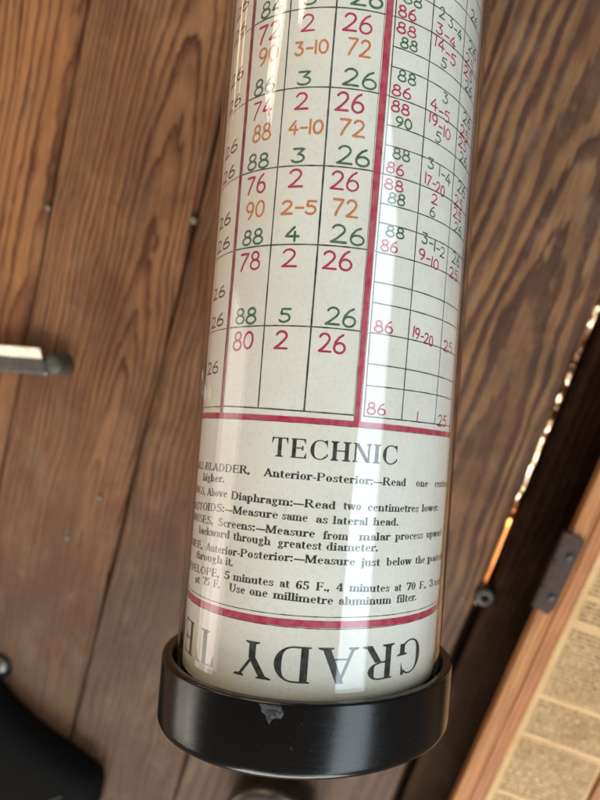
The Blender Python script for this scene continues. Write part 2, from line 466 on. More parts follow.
# the newspaper: columns of tiny unreadable print
s = NT('old_newspaper')
v = s.mapping(s.coords(), scale=(1000, 1000, 1000), loc=(LX*1000, LY*1000, 0))
wv = s.noise(s.mapping(v, scale=(0.05, 0.05, 0.05)), 1, 2)
sep = s.n('ShaderNodeSeparateXYZ'); s.put(sep.inputs[0], v)
x, y = sep.outputs[0], s.math('ADD', sep.outputs[1], s.math('MULTIPLY', wv, 1.2))
ln = s.math('DIVIDE', y, 2.75)
fl, fr = s.math('FLOOR', ln), s.math('FRACT', ln)
cmb = s.n('ShaderNodeCombineXYZ'); s.put(cmb.inputs[0], s.math('MULTIPLY', x, 0.55)); s.put(cmb.inputs[1], s.math('MULTIPLY', fl, 3.7))
wd = s.noise(cmb.outputs[0], 1.0, 1, 0.5)
cmb2 = s.n('ShaderNodeCombineXYZ'); s.put(cmb2.inputs[0], s.math('MULTIPLY', x, 1.15)); s.put(cmb2.inputs[1], s.math('MULTIPLY', fl, 5.3))
lt = s.noise(cmb2.outputs[0], 1.0, 2, 0.6)
word = s.math('MULTIPLY', s.ramp(wd, [(0.30, 0.0), (0.35, 1.0)]), s.ramp(lt, [(0.40, 0.12), (0.52, 1.0)]))
line = s.ramp(fr, [(0.18, 0.0), (0.26, 1.0), (0.68, 1.0), (0.76, 0.0)])
prt = s.math('MULTIPLY', word, line)
def band(lo, hi, soft=0.4):
    return s.math('MULTIPLY', s.math('MULTIPLY_ADD', s.math('SUBTRACT', y, lo), 1/soft, 0.5, clamp=True), s.math('MULTIPLY_ADD', s.math('SUBTRACT', hi, y), 1/soft, 0.5, clamp=True))
blk = None
for lo, hi in ((-344, -278), (-275, -235), (-231.5, -206), (-202.5, -156), (-152, -137.5), (-134, -70), (-66, 40)):
    b = band(lo, hi)
    blk = b if blk is None else s.math('ADD', blk, b)
colm = s.math('MULTIPLY', s.math('MULTIPLY_ADD', s.math('SUBTRACT', x, 130.6), 2.0, 0.5, clamp=True), s.math('MULTIPLY_ADD', s.math('SUBTRACT', 181.0, x), 2.0, 0.5, clamp=True))
prt = s.math('MULTIPLY', prt, s.math('MULTIPLY', blk, colm))
age = s.noise(v, 0.045, 4, 0.6)
pc = s.mix(s.ramp(age, [(0.3, 0), (0.7, 1)]), srgb(196, 164, 120), srgb(180, 144, 100))
np_m = s.bsdf(s.mix(prt, pc, srgb(40, 30, 22)), 0.75, spec=0.2, bump=wv, bump_s=0.3, bump_d=0.001)
bm = bmesh.new()
nx, ny = 12, 60
g = [[bm.verts.new((0.1266+0.0567*i/nx-LX, Y0+0.0100+(Y1-Y0-0.0200)*j/ny-LY, 0.0304+0.00025*math.sin(i*1.7+j*0.6)+0.0002*math.sin(j*1.1)+0.00025)) for i in range(nx+1)] for j in range(ny+1)]
for j in range(ny):
    for i in range(nx):
        bm.faces.new((g[j][i], g[j][i+1], g[j+1][i+1], g[j+1][i]))
mesh_obj('newspaper_sheet', bm, np_m, lid, smooth=True)
# hinge leaf let over the outer rail, with its barrel and a slot
hg = empty('tmp', Matrix.Identity(4)); bpy.data.objects.remove(hg)
hinge_m = plain('rusty_hinge_metal', srgb(66, 48, 40), 0.65, 0.4, 0.5, 240, 0.6)
bm = bmesh.new()
def hp(pts, z0, z1): add_prism(bm, [(x-LX, y-LY) for x, y in pts], z0, z1)
hp([(0.1046, -0.1505), (0.1125, -0.1525), (0.1148, -0.1480), (0.1150, -0.1050), (0.1120, -0.1030), (0.1046, -0.1030)], 0.0352, 0.0368)
hinge = mesh_obj('hinge', bm, hinge_m, lid, bevel=0.0005)
bm = bmesh.new()
for y0, y1 in ((-0.1505, -0.1370), (-0.1362, -0.1200), (-0.1192, -0.1030)):
    n = 20
    ra = [[bm.verts.new((0.1042+0.0022*math.cos(2*math.pi*i/n)-LX, yy-LY, 0.0350+0.0022*math.sin(2*math.pi*i/n))) for i in range(n)] for yy in (y0, y1)]
    for i in range(n):
        bm.faces.new((ra[0][i], ra[1][i], ra[1][(i+1) % n], ra[0][(i+1) % n]))
    bm.faces.new(ra[0]); bm.faces.new(list(reversed(ra[1])))
bmesh.ops.recalc_face_normals(bm, faces=bm.faces[:])
mesh_obj('barrel', bm, hinge_m, hinge)
for yy in (-0.1420, -0.1160):
    bm = bmesh.new()
    add_lathe(bm, [(0, 0.0006), (0.0012, 0.0009), (0.0022, 0.0007), (0.0026, 0.0), (0.001, -0.006), (0, -0.006)], 24)
    o = mesh_obj('hinge_screw', bm, dark_iron, hinge, smooth=True)
    o.location = (0.1108-LX, yy-LY, 0.0369)
tag(lid, 'wooden box lid lined with yellowed newspaper, dark hinge on its left rail', 'lid')

# ------------------------------------------------------------------ glass jar below the cap
root = empty('glass_jar', Matrix.Translation((0.0035, -0.3700, 0.0)))
s = NT('smoky_glass')
geo = s.n('ShaderNodeNewGeometry')
dt = s.n('ShaderNodeVectorMath', operation='DOT_PRODUCT'); s.put(dt.inputs[0], geo.outputs['Incoming']); s.put(dt.inputs[1], geo.outputs['Normal'])
fz = s.math('MULTIPLY_ADD', s.math('POWER', s.math('SUBTRACT', 1.0, s.math('ABSOLUTE', dt.outputs['Value'])), 4.0), 0.8, 0.07)
tr = s.n('ShaderNodeBsdfTransparent'); tr.inputs[0].default_value = (0.52, 0.50, 0.46, 1)
gl = s.n('ShaderNodeBsdfGlossy'); gl.inputs['Roughness'].default_value = 0.06
mx = s.n('ShaderNodeMixShader'); s.put(mx.inputs[0], fz); s.t.links.new(tr.outputs[0], mx.inputs[1]); s.t.links.new(gl.outputs[0], mx.inputs[2]); s.t.links.new(mx.outputs[0], s.out.inputs[0])
bm = bmesh.new()
add_lathe(bm, [(0, 0.0005), (0.027, 0.0005), (0.031, 0.004), (0.031, 0.016), (0.029, 0.021), (0.0285, 0.026), (0.0265, 0.026), (0.0265, 0.020), (0.0285, 0.015), (0.0285, 0.005), (0.025, 0.003), (0, 0.003)], 96)
mesh_obj('jar_body', bm, s.m, root, smooth=True)
bm = bmesh.new()
add_lathe(bm, [(0, 0.0285), (0.020, 0.0285), (0.0285, 0.0275), (0.0305, 0.0255), (0.0305, 0.0205), (0.0297, 0.0205), (0.0297, 0.0262), (0.02, 0.0266), (0, 0.0266)], 96)
mesh_obj('jar_lid', bm, plain('dull_tin', srgb(112, 104, 94), 0.32, 0.8, 0.5, 160, 0.3), root, smooth=True, bevel=0)
tag(root, 'small jar with a dull grey lid standing just below the black cap', 'jar')

# ------------------------------------------------------------------ the chart tube
# local frame: Z runs up the tube, -Y faces the viewer, X to the right; s = distance round the paper (mm), h = height (mm)
RP = 38.2
tu = Vector((-0.258, 0.931, -0.259)).normalized()
tw = Vector((0.098, 0.292, 0.951)); tw = (tw-tu*tw.dot(tu)).normalized()
te = tu.cross(tw)
T = Matrix.Identity(4)
org = Vector((-0.020212, -0.057564, 0.174894))
base_h = -84.3
bo = org + tu*(base_h*MM)
for i in range(3):
    T[i][0] = te[i]; T[i][1] = -tw[i]; T[i][2] = tu[i]; T[i][3] = bo[i]
tube = empty('chart_tube', T)
tag(tube, 'clear tube with a lettered paper chart rolled inside and a black lower end cap', 'chart tube')
TOP = 175.0

def loc(s_, h_, r):
    th = s_/RP
    return ((r*math.sin(th))*MM, (-r*math.cos(th))*MM, (h_+0.056*th-base_h)*MM)

# paper
s = NT('chart_paper')
v = s.mapping(s.coords(), scale=(1000, 1000, 1000))
n1 = s.noise(v, 0.05, 4, 0.6); n2 = s.noise(v, 0.9, 4, 0.65); n3 = s.noise(v, 2.6, 2, 0.5)
pc = s.mix(s.ramp(n1, [(0.35, 0), (0.7, 1)]), srgb(243, 239, 229), srgb(235, 230, 217))
pc = s.mix(s.math('MULTIPLY', s.ramp(n2, [(0.50, 0), (0.72, 1)]), 0.22), pc, srgb(190, 186, 174))
pc = s.mix(s.math('MULTIPLY', s.ramp(n3, [(0.66, 0), (0.74, 1)]), 0.5), pc, srgb(150, 148, 142))
sepz = s.n('ShaderNodeSeparateXYZ'); s.put(sepz.inputs[0], v)
edge_age = s.math('MULTIPLY', s.math('SUBTRACT', 1.0, s.math('DIVIDE', s.math('SUBTRACT', sepz.outputs[2], 15.0), 11.0), clamp=True), 0.55)
pc = s.mix(s.math('MULTIPLY', edge_age, s.math('MULTIPLY_ADD', n1, 0.8, 0.5)), pc, srgb(206, 190, 150))
paper_m = s.bsdf(pc, 0.75, spec=0.2, bump=s.math('ADD', n2, n3), bump_s=0.25, bump_d=0.0001)
bm = bmesh.new()
n = 400
hs = [-67.5+ (TOP-5+67.5)*i/40 for i in range(41)]
rg = []
for h_ in hs:
    rg.append([bm.verts.new((RP*math.sin(2*math.pi*k/n)*MM, -RP*math.cos(2*math.pi*k/n)*MM, (h_-base_h)*MM)) for k in range(n)])
for a, b in zip(rg[:-1], rg[1:]):
    for k in range(n):
        l = (k+1) % n
        bm.faces.new((a[k], a[l], b[l], b[k]))
paper = mesh_obj('paper_chart', bm, paper_m, tube, smooth=True)

class Print:
    """marks printed or drawn on the paper; every strip is a ribbon lying on the roll"""
    def __init__(s): s.bm = bmesh.new(); s.k = 0
    def strip(s, L, Rr, mi=0):
        r = RP+0.020+0.0045*(s.k % 11); s.k += 1
        LL, RR = [L[0]], [Rr[0]]
        for i in range(len(L)-1):
            d = max(math.dist(L[i], L[i+1]), math.dist(Rr[i], Rr[i+1]))
            m_ = max(1, math.ceil(d/0.8)) if abs(L[i+1][0]-L[i][0])+abs(Rr[i+1][0]-Rr[i][0]) > 0.02 else 1
            for q in range(1, m_+1):
                f = q/m_
                LL.append((L[i][0]+(L[i+1][0]-L[i][0])*f, L[i][1]+(L[i+1][1]-L[i][1])*f)); RR.append((Rr[i][0]+(Rr[i+1][0]-Rr[i][0])*f, Rr[i][1]+(Rr[i+1][1]-Rr[i][1])*f))
        wmax = max(abs(p[0]-q[0]) for p, q in zip(LL, RR))
        nc = max(1, math.ceil(wmax/0.7))
        cols = []
        for c in range(nc+1):
            f = c/nc
            cols.append([s.bm.verts.new(loc(p[0]+(q[0]-p[0])*f, p[1]+(q[1]-p[1])*f, r)) for p, q in zip(LL, RR)])
        for a, b in zip(cols[:-1], cols[1:]):
            for i in range(len(a)-1):
                fc = s.bm.faces.new((a[i], b[i], b[i+1], a[i+1])); fc.material_index = mi
    def poly(s, pts, w, mi=0, seg=0.7):
        """constant width pen line through pts, round-ish ends"""
        P = [Vector((p[0], p[1])) for p in pts]
        Q = []
        for a, b in zip(P[:-1], P[1:]):
            m_ = max(1, int((b-a).length/seg))
            Q += [a.lerp(b, i/m_) for i in range(m_)]
        Q.append(P[-1])
        if len(Q) < 2: return
        d0 = (Q[0]-Q[1]).normalized(); d1 = (Q[-1]-Q[-2]).normalized()
        L, Rr = [], []
        def nrm(i):
            t = (Q[min(i+1, len(Q)-1)]-Q[max(i-1, 0)])
            t = t.normalized() if t.length > 0 else Vector((1, 0))
            return Vector((-t.y, t.x))
        nn = nrm(0)
        L.append(Q[0]+d0*w*0.45+nn*w*0.2); Rr.append(Q[0]+d0*w*0.45-nn*w*0.2)
        for i, q in enumerate(Q):
            nn = nrm(i)
            L.append(q+nn*w/2); Rr.append(q-nn*w/2)
        L.append(Q[-1]+d1*w*0.45+nn*w*0.2); Rr.append(Q[-1]+d1*w*0.45-nn*w*0.2)
        s.strip(L, Rr, mi)
    def done(s, name, mats, parent):
        # all strips face outward
        for f in s.bm.faces:
            c = f.calc_center_median(); f.normal_update()
            if f.normal.x*c.x+f.normal.y*c.y < 0: f.normal_flip()
        return mesh_obj(name, s.bm, mats, parent)

# ---- ruled lines
INK_K = ink('black_rule_ink', (0.012, 0.012, 0.013), 0.25)
INK_R = ink('red_rule_ink', (0.50, 0.014, 0.064), 0.22)
INK_RD = ink('dark_red_edge_ink', (0.16, 0.012, 0.025), 0.2)
P = Print()
rows_h = [111.2, 90.4, 70.0, 49.5, 28.3, 6.8]
allrows = [152.6, 131.9]+rows_h
rr = random.Random(11)
def hline(s0, s1, h_, w, mi=0, wob=0.12):
    m_ = max(2, int((s1-s0)/0.8)); a = rr.uniform(0, 6)
    L, Rr = [], []
    for i in range(m_+1):
        t = i/m_; q = s0+(s1-s0)*t
        hh = h_+wob*math.sin(a+q*0.09)
        ww = w+0.035*math.sin(q*0.9+a*3)+0.02*math.sin(q*2.3+a)
        L.append((q, hh+ww/2)); Rr.append((q, hh-ww/2))
    P.strip(L, Rr, mi)
def vline(s_, h0, h1, w, mi=0, wob=0.08):
    m_ = max(2, int((h1-h0)/3)); a = rr.uniform(0, 6)
    L, Rr = [], []
    for i in range(m_+1):
        h_ = h0+(h1-h0)*i/m_
        q = s_+wob*math.sin(a+h_*0.06); ww = w*(1+0.12*math.sin(h_*0.5+a))
        L.append((q-ww/2, h_)); Rr.append((q+ww/2, h_))
    P.strip(L, Rr, mi)
VT = 165.0
for i, h_ in enumerate(allrows):
    hline(-58, -34.2, h_, 0.22)
    hline(-32.5, 6.1, h_, 0.33)
    hline(8.5, 45.5, h_, 0.31)
    if i < 7: hline(6.1, 8.5, h_, 0.2)
for a, b in zip(allrows[:-1], allrows[1:]):
    for fr_ in (0.375, 0.628):
        hline(8.6, 45.5, a+(b-a)*fr_, 0.29)
vline(-19.5, 6.8, VT, 0.40); vline(-6.6, 6.8, VT, 0.47)
vline(8.75, 6.8, VT, 0.30); vline(5.95, 6.8, VT, 0.12)
vline(19.9, 6.8, VT, 0.33); vline(33.5, 6.8, VT, 0.30)
vline(-46.5, 6.8, VT, 0.20)
# red bars with thin dark edges
def redv(s0, s1, h0, h1, mi=1):
    vline((s0+s1)/2, h0, h1, s1-s0, mi, 0.03)
    vline(s1-0.02, h0, h1, 0.14, 2, 0.03); vline(s0+0.02, h0, h1, 0.10, 2, 0.03)
redv(6.25, 8.0, 3.7, VT)
redv(-34.1, -32.7, 4.7, VT, 3)
redv(46.2, 47.2, 4.7, VT); redv(48.4, 49.0, 4.7, VT)
def redh(s0, s1, h0, h1, mi=1):
    hline(s0, s1, (h0+h1)/2, h1-h0, mi, 0.05)
redh(-58, 48.6, 3.70, 5.15)
hline(-58, 48.6, 3.64, 0.15, 2, 0.05)
# double rule lower down
hline(-70, 56, -45.2, 0.22, 0, 0.05)
redh(-70, 56, -48.0, -46.15)
hline(-70, 56, -48.15, 0.20, 0, 0.05)
P.done('ruled_lines', [INK_K, INK_R, INK_RD, ink('darkened_red_ink', (0.27, 0.016, 0.036), 0.25)], paper)

# ---- hand lettered figures
def arc(cx, cy, rx, ry, a0, a1, n=14):
    return [(cx+rx*math.cos(R_(a0+(a1-a0)*i/n)), cy+ry*math.sin(R_(a0+(a1-a0)*i/n))) for i in range(n+1)]
DIG = {
 '0': [arc(.31, .5, .27, .46, 90, 450, 22)],
 '1': [[(.12, .98), (.12, .02)]],
 '2': [arc(.30, .72, .24, .25, 165, -15, 12)+[(.46, .50), (.24, .22), (.03, .03)], [(.03, .03), (.62, .03)]],
 '3': [[(.06, .96), (.52, .96), (.25, .58)]+arc(.27, .30, .27, .28, 75, -150, 14)],
 '4': [[(.42, 1.0), (.02, .34), (.62, .34)], [(.44, .66), (.44, .0)]],
 '5': [[(.55, .97), (.14, .97), (.10, .58)]+arc(.28, .32, .27, .30, 120, -145, 14)],
 '6': [[(.44, .98), (.26, .84), (.10, .58), (.05, .34)]+arc(.31, .28, .26, .27, 170, 530, 20)],
 '7': [[(.04, .96), (.58, .96), (.40, .62), (.24, .28), (.16, .02)]],
 '8': [arc(.31, .75, .21, .22, -90, 270, 18), arc(.31, .265, .28, .26, 90, 450, 20)],
 '9': [arc(.31, .69, .25, .27, -10, 350, 20), [(.56, .69), (.54, .42), (.40, .16), (.24, .02)]],
 '-': [[(.06, .46), (.46, .46)]],
}
ADV = {'1': .30, '-': .55, ' ': .35}
HR = ink('crimson_ink', (0.48, 0.010, 0.075), 0.12, scale=900)
HG = ink('green_ink', (0.022, 0.115, 0.048), 0.25, scale=900)
HO = ink('orange_ink', (0.66, 0.185, 0.025), 0.25, scale=900)
HK = ink('faded_black_ink', (0.025, 0.022, 0.018), 0.2, scale=900)
P = Print()
rn = random.Random(5)
def figs(txt, s0, s1, hb, ht, mi, w=0.50):
    w *= 1.18
    tot = sum(ADV.get(c, .74) for c in txt)-.10
    kx = (s1-s0)/tot; ky = ht-hb; x_ = 0
    for c in txt:
        if c != ' ':
            dy = rn.uniform(-.05, .05)*ky*0.6; sl = rn.uniform(-.03, .08); kk = rn.uniform(.95, 1.05)
            for st in DIG[c]:
                pts = [(s0+(x_+px+sl*(py-.5)*(ky/kx))*kx+rn.uniform(-.03, .03), hb+dy+py*ky*kk+rn.uniform(-.03, .03)) for px, py in st]
                P.poly(pts, w*rn.uniform(.9, 1.12), mi, 0.5)
        x_ += ADV.get(c, .74)
Rd, Gn, Og, Bk = 0, 1, 2, 3
left = [(131.9, None, None, ('84', '3', '26')), (111.2, ('72', '2', '26'), ('90', '3-10', '72'), ('86', '3', '26')), (90.4, ('74', '2', '26'), ('88', '4-10', '72'), ('88', '3', '26')),
        (70.0, ('76', '2', '26'), ('90', '2-5', '72'), ('88', '4', '26')), (49.5, ('78', '2', '26'), None, ('88', '5', '26')), (28.3, ('80', '2', '26'), None, None)]
nxt = [111.2]+rows_h[1:]
for (h_, a, b, c), nx_ in zip(left, nxt):
    j = lambda q=.35: rn.uniform(-q, q)
    if a:
        d = j(.3)
        figs(a[0], -30.0+j(), -22.5+j(), h_-6.3+d, h_-1.5+d, Rd); figs(a[1], -16.0+j(), -12.1+j(), h_-6.0+d, h_-1.5+d, Rd); figs(a[2], -4.7+j(), 2.9+j(), h_-6.2+d, h_-1.3+d, Rd, 0.5)
    if b:
        d = j(.3)
        figs(b[0], -29.4+j(), -22.4+j(), h_-12.6+d, h_-8.0+d, Og); figs(b[1], -17.3+j(), -7.7+j(), h_-12.4+d, h_-8.8+d, Og); figs(b[2], -3.3+j(), 3.2+j(), h_-12.5+d, h_-8.0+d, Og)
    if c:
        d = j(.2)
        figs(c[0], -30.0+j(), -22.2+j(), nx_+0.5+d, nx_+4.6+d, Gn); figs(c[1], -15.6+j(), -11.7+j(), nx_+0.8+d, nx_+4.5+d, Gn); figs(c[2], -3.2+j(), 5.3+j(), nx_+0.8+d, nx_+5.4+d, Gn, 0.5)
for h_ in (118.5, 111.8, 100.2-1.5, 91.3, 78.0, 70.9, 57.6, 50.7, 37.2, 29.0, 15.9):
    figs('26', -47.0+rn.uniform(-.4, .4), -36.4+rn.uniform(-.4, .4), h_+.3, h_+3.5, Bk, 0.44)
for h_, t in ((70.9, '1'), (50.7, '1'), (29.0, '2'), (91.3, '1')):
    figs(t, -52.5, -49.0, h_+.2, h_+3.2, Bk, 0.36)
# right hand columns; kinds: A = second last line of a band, B = line on the rule, C/D below the rule
def right(h_, kind, t0, t1, c1, t2='25', c2=None):
    c2 = c1 if c2 is None else c2
    o = {'A': ((10.8, 16.1, 4.6, 7.55), (22.0, 32.3, 3.0, 8.4), (36.3, 43.2, 4.1, 7.4)),
         'B': ((9.5, 14.9, 0.55, 3.55), (21.3, 29.8, -0.9, 3.8), (35.0, 41.6, -0.4, 2.8)),
         'C': ((9.6, 15.0, -3.75, -0.85), (21.1, 30.6, -5.7, 0.1), (34.8, 40.9, -3.7, -0.9)),
         'D': ((10.8, 15.8, -7.25, -4.45), (24.2, 26.8, -7.1, -4.3), (36.2, 42.2, -7.5, -4.6))}[kind]
    j = lambda: rn.uniform(-.25, .25)
    a, b, c = o
    figs(t0, a[0]+j(), a[1]+j(), h_+a[2], h_+a[3], c1, 0.37)
    if t1:
        if len(t1) == 1:
            cx = (b[0]+b[1])/2-0.3
            y0 = {'A': 4.5, 'B': -0.1, 'C': -3.6, 'D': -7.2}[kind]
            figs(t1, cx-1.2+(0.9 if t1 == '1' else 0), cx+1.2-(0.7 if t1 == '1' else 0), h_+y0, h_+y0+2.8, c1, 0.35)
        else:
            # the lettering runs slightly downhill
            n_ = len(t1); wd = (b[1]-b[0])/sum(ADV.get(q, .74) for q in t1); x_ = b[0]
            hg_ = 3.0
            for i, q in enumerate(t1):
                f = (x_-b[0])/(b[1]-b[0]); y0 = b[3]-hg_-f*((b[3]-b[2])-hg_)
                if q != ' ':
                    figs(q, x_, x_+wd*(ADV.get(q, .74)-.10), h_+y0, h_+y0+hg_, c1, 0.35)
                x_ += wd*ADV.get(q, .74)
    if t2: figs(t2, c[0]+j(), c[1]+j(), h_+c[2], h_+c[3], c2, 0.34)
right(111.2, 'A', '88', '2 3-4', Gn, '26'); right(111.2, 'B', '86', '3-4', Rd); right(111.2, 'C', '88', '14-5', Rd); right(111.2, 'D', '88', '5', Gn, '26')
right(131.9, 'D', '88', '5', Gn, '26')
right(90.4, 'A', '88', '3', Gn, '26'); right(90.4, 'B', '86', '4-5', Rd); right(90.4, 'C', '88', '19-10', Rd); right(90.4, 'D', '90', '5', Gn, '26')
right(70.0, 'A', '88', '3 1-4', Gn, '26'); right(70.0, 'B', '86', '17-20', Rd); right(70.0, 'C', '88', '2', Rd); right(70.0, 'D', '88', '6', Gn, '26')
right(49.5, 'A', '88', '3-1-2', Gn, '26'); right(49.5, 'B', '86', '9-10', Rd)
right(28.3, 'B', '86', '19-20', Rd); right(6.8, 'B', '86', '1', Rd)
P.done('hand_lettered_figures', [HR, HG, HO, HK], paper)

# ---- printed lettering: a high contrast serif drawn from stems, hairlines and swelling bowls
def glyph(c, st, th):
    """-> (list of (left, right) ribbons, advance); cap height 1"""
    o = []
    XH = 0.66
    def ln(pl, pr): o.append((pl, pr))
    def seg2(a, b, n): return [(a[0]+(b[0]-a[0])*i/n, a[1]+(b[1]-a[1])*i/n) for i in range(n+1)]
    def V(x, y0, y1, w=None):
        w = st if w is None else w
        ln(seg2((x-w/2, y0), (x-w/2, y1), 2), seg2((x+w/2, y0), (x+w/2, y1), 2))
    def H(x0, x1, y, w=None):
        w = th if w is None else w
        ln(seg2((x0, y+w/2), (x1, y+w/2), 4), seg2((x0, y-w/2), (x1, y-w/2), 4))
    def Dg(x0, y0, x1, y1, w=None):
        w = st if w is None else w
        w2 = w*1.08
        ln(seg2((x0-w2/2, y0), (x1-w2/2, y1), 4), seg2((x0+w2/2, y0), (x1+w2/2, y1), 4))
    def S(x, y, up=1, l=None, r=None):
        """bracketed serif on the base line (up=1) or hanging from a top (up=-1)"""
        l = st*0.5+0.085 if l is None else l; r = st*0.5+0.085 if r is None else r
        a = [(x-l, y), (x-st*0.5*(1 if l > st*.4 else .5), y), (x, y), (x+st*0.5*(1 if r > st*.4 else .5), y), (x+r, y)]
        hh = [th*0.75, th*1.7, th*1.8, th*1.7, th*0.75]
        b = [(p[0], y+up*hh[i]) for i, p in enumerate(a)]
        ln(a, b)
    def A(cx, cy, rx, ry, a0, a1, tv=None, tt=None, n=18):
        tv = st if tv is None else tv; tt = th if tt is None else tt
        L, Rr = [], []
        for i in range(n+1):
            q = R_(a0+(a1-a0)*i/n)
            t = tt+(tv-tt)*abs(math.cos(q))**1.7
            L.append((cx+rx*math.cos(q), cy+ry*math.sin(q)))
            Rr.append((cx+(rx-t)*math.cos(q), cy+(ry-(tt if abs(math.cos(q)) < .5 else tt))*math.sin(q)))
        ln(L, Rr)
    def barb(x, y0, y1, d):
        # triangular end of an arm
        ln([(x, y0), (x, (y0+y1)/2), (x, y1)], [(x+d*0.010, y0), (x+d*0.055, (y0+y1)/2), (x+d*0.11, y1)])
    def dot(x, y, r):
        ln([(x+r*math.cos(R_(180+i*22.5)), y+r*math.sin(R_(180+i*22.5))) for i in range(9)], [(x+r*math.cos(R_(180-i*22.5)), y+r*math.sin(R_(180-i*22.5))) for i in range(9)])
    s2 = st*0.5
    if c == 'A':
        Dg(.40, 1, .12, 0, th*1.5); Dg(.38, 1, .70, 0); H(.20, .60, .33); S(.12, 0, 1, .11, .11); S(.70, 0, 1); return o, .84
    if c == 'B':
        V(.17, 0, 1); H(.05, .40, 1-th/2); H(.17, .42, .53); H(.05, .42, th/2); A(.38, .76, .27, .24, -90, 90); A(.40, .27, .31, .27, -90, 90); return o, .78
    if c == 'C':
        A(.44, .5, .40, .515, 48, 318); barb(.74, .62, 1.0, -1); Dg(.735, .16, .745, .30, th); return o, .82
    if c == 'D':
        V(.17, 0, 1); H(.04, .42, 1-th/2); H(.04, .42, th/2); A(.38, .5, .42, .5, -90, 90, st*1.05); return o, .86
    if c == 'E':
        V(.17, 0, 1); H(.04, .64, 1-th/2); H(.17, .52, .52); H(.04, .68, th/2); barb(.64, .72, 1, -1); barb(.69, .30, 0, -1); V(.52, .40, .64, th*1.3); return o, .75
    if c == 'F':
        V(.17, 0, 1); H(.04, .62, 1-th/2); H(.17, .50, .50); S(.17, 0); barb(.63, .70, 1, -1); V(.50, .38, .62, th*1.3); return o, .69
    if c == 'G':
        A(.44, .5, .40, .515, 48, 322); barb(.74, .64, 1.0, -1); V(.72, .08, .42); S(.72, .42, -1); return o, .88
    if c == 'H':
        for x in (.17, .67): V(x, 0, 1); S(x, 0); S(x, 1, -1)
        H(.17, .67, .52); return o, .86
    if c == 'I':
        V(.17, 0, 1); S(.17, 0); S(.17, 1, -1); return o, .36
    if c == 'K':
        V(.17, 0, 1); S(.17, 0); S(.17, 1, -1); Dg(.62, 1, .22, .42, th*1.4); Dg(.36, .60, .68, 0); S(.68, 0); S(.62, 1, -1, .12, .12); return o, .82
    if c == 'L':
        V(.17, 0, 1); S(.17, 1, -1); H(.04, .62, th/2); barb(.65, .34, 0, -1); return o, .71
    if c == 'M':
        V(.13, 0, 1, th*1.5); S(.13, 0, 1, .11, .11); Dg(.17, 1, .47, .04); Dg(.79, 1, .47, .04, th*1.4); V(.82, 0, 1); S(.82, 0); S(.82, 1, -1, .05, s2+.085); H(.03, .2, 1-th/2); return o, 1.0
    if c == 'N':
        V(.13, 0, 1, th*1.5); S(.13, 0, 1, .11, .11); Dg(.16, 1, .68, 0); V(.70, 0, 1, th*1.5); S(.70, 1, -1, .11, .11); H(.02, .2, 1-th/2); return o, .84
    if c == 'O':
        A(.44, .5, .40, .515, 0, 360, st*1.05, n=30); return o, .88
    if c == 'P':
        V(.17, 0, 1); S(.17, 0); H(.04, .42, 1-th/2); H(.17, .42, .47); A(.38, .735, .31, .265, -90, 90); return o, .74
    if c == 'R':
        V(.17, 0, 1); S(.17, 0); H(.04, .42, 1-th/2); H(.17, .42, .50); A(.38, .75, .29, .25, -90, 90); Dg(.42, .50, .68, 0); S(.70, 0, 1, .06, .13); return o, .82
    if c == 'S':
        A(.34, .745, .25, .265, 35, 215, st*.8); A(.34, .265, .28, .275, 35, -145, st*.9)
        ln([(.10, .70), (.16, .56), (.34, .47), (.50, .36)], [(.22, .70), (.28, .62), (.46, .55), (.60, .34)])
        barb(.57, .70, 1.0, -1); barb(.08, .30, 0.0, 1); return o, .68
    if c == 'T':
        V(.38, 0, 1); S(.38, 0); H(.04, .72, 1-th/2); barb(.03, .66, 1, 1); barb(.73, .66, 1, -1); return o, .78
    if c == 'U':
        V(.17, .30, 1); S(.17, 1, -1); V(.66, .30, 1, th*1.5); S(.66, 1, -1, .11, .11)
        A(.385, .31, .30, .325, 180, 360, st); return o, .82
    if c == 'V':
        Dg(.12, 1, .42, 0); Dg(.70, 1, .42, 0, th*1.4); S(.12, 1, -1); S(.70, 1, -1, .11, .11); return o, .82
    if c == 'Y':
        Dg(.13, 1, .41, .44); Dg(.70, 1, .41, .44, th*1.5); V(.41, 0, .46); S(.41, 0); S(.13, 1, -1); S(.70, 1, -1, .12, .12); return o, .82
    # lower case
    if c == 'a':
        V(.40, .04, .46); A(.26, .46, .14+s2, .205, 0, 150, st, th); dot(.15, .50, st*.55); A(.25, .185, .20, .195, 70, 290, st*.95); H(.25, .40, .37, th); S(.44, 0, 1, .04, .08); return o, .54
    if c in 'bdpqg':
        if c == 'b': V(.14, 0, 1); A(.30, .33, .24, .345, -150, 150); S(.14, 1, -1, s2+.07, .03); return o, .60
        if c == 'd': V(.42, 0, 1); A(.26, .33, .24, .345, 30, 330); S(.42, 1, -1, s2+.07, .03); S(.44, 0, 1, .02, .09); return o, .60
        if c == 'p': V(.14, -.30, XH); A(.30, .33, .24, .345, -150, 150); S(.14, XH, -1, s2+.07, .03); S(.14, -.30); return o, .60
        if c == 'q': V(.42, -.30, XH); A(.26, .33, .24, .345, 30, 330); S(.42, -.30); return o, .60
        A(.26, .46, .19, .21, 0, 360, st*.85, n=22); A(.27, -.10, .24, .17, 0, 360, st*.6, th*1.3, n=22); ln([(.12, .28), (.14, .18), (.2, .10)], [(.2, .27), (.24, .2), (.36, .11)]); Dg(.42, .60, .50, .66, st*.6); return o, .56
    if c == 'c':
        A(.28, .33, .23, .345, 40, 320); dot(.42, .50, st*.55); return o, .50
    if c == 'e':
        A(.28, .33, .23, .345, 8, 318); H(.1, .48, .38); return o, .53
    if c == 'f':
        V(.19, 0, .82); A(.33, .80, .14+s2, .21, 70, 180, st, th); dot(.37, .90, st*.5); H(.04, .36, XH-th/2); S(.19, 0); return o, .40
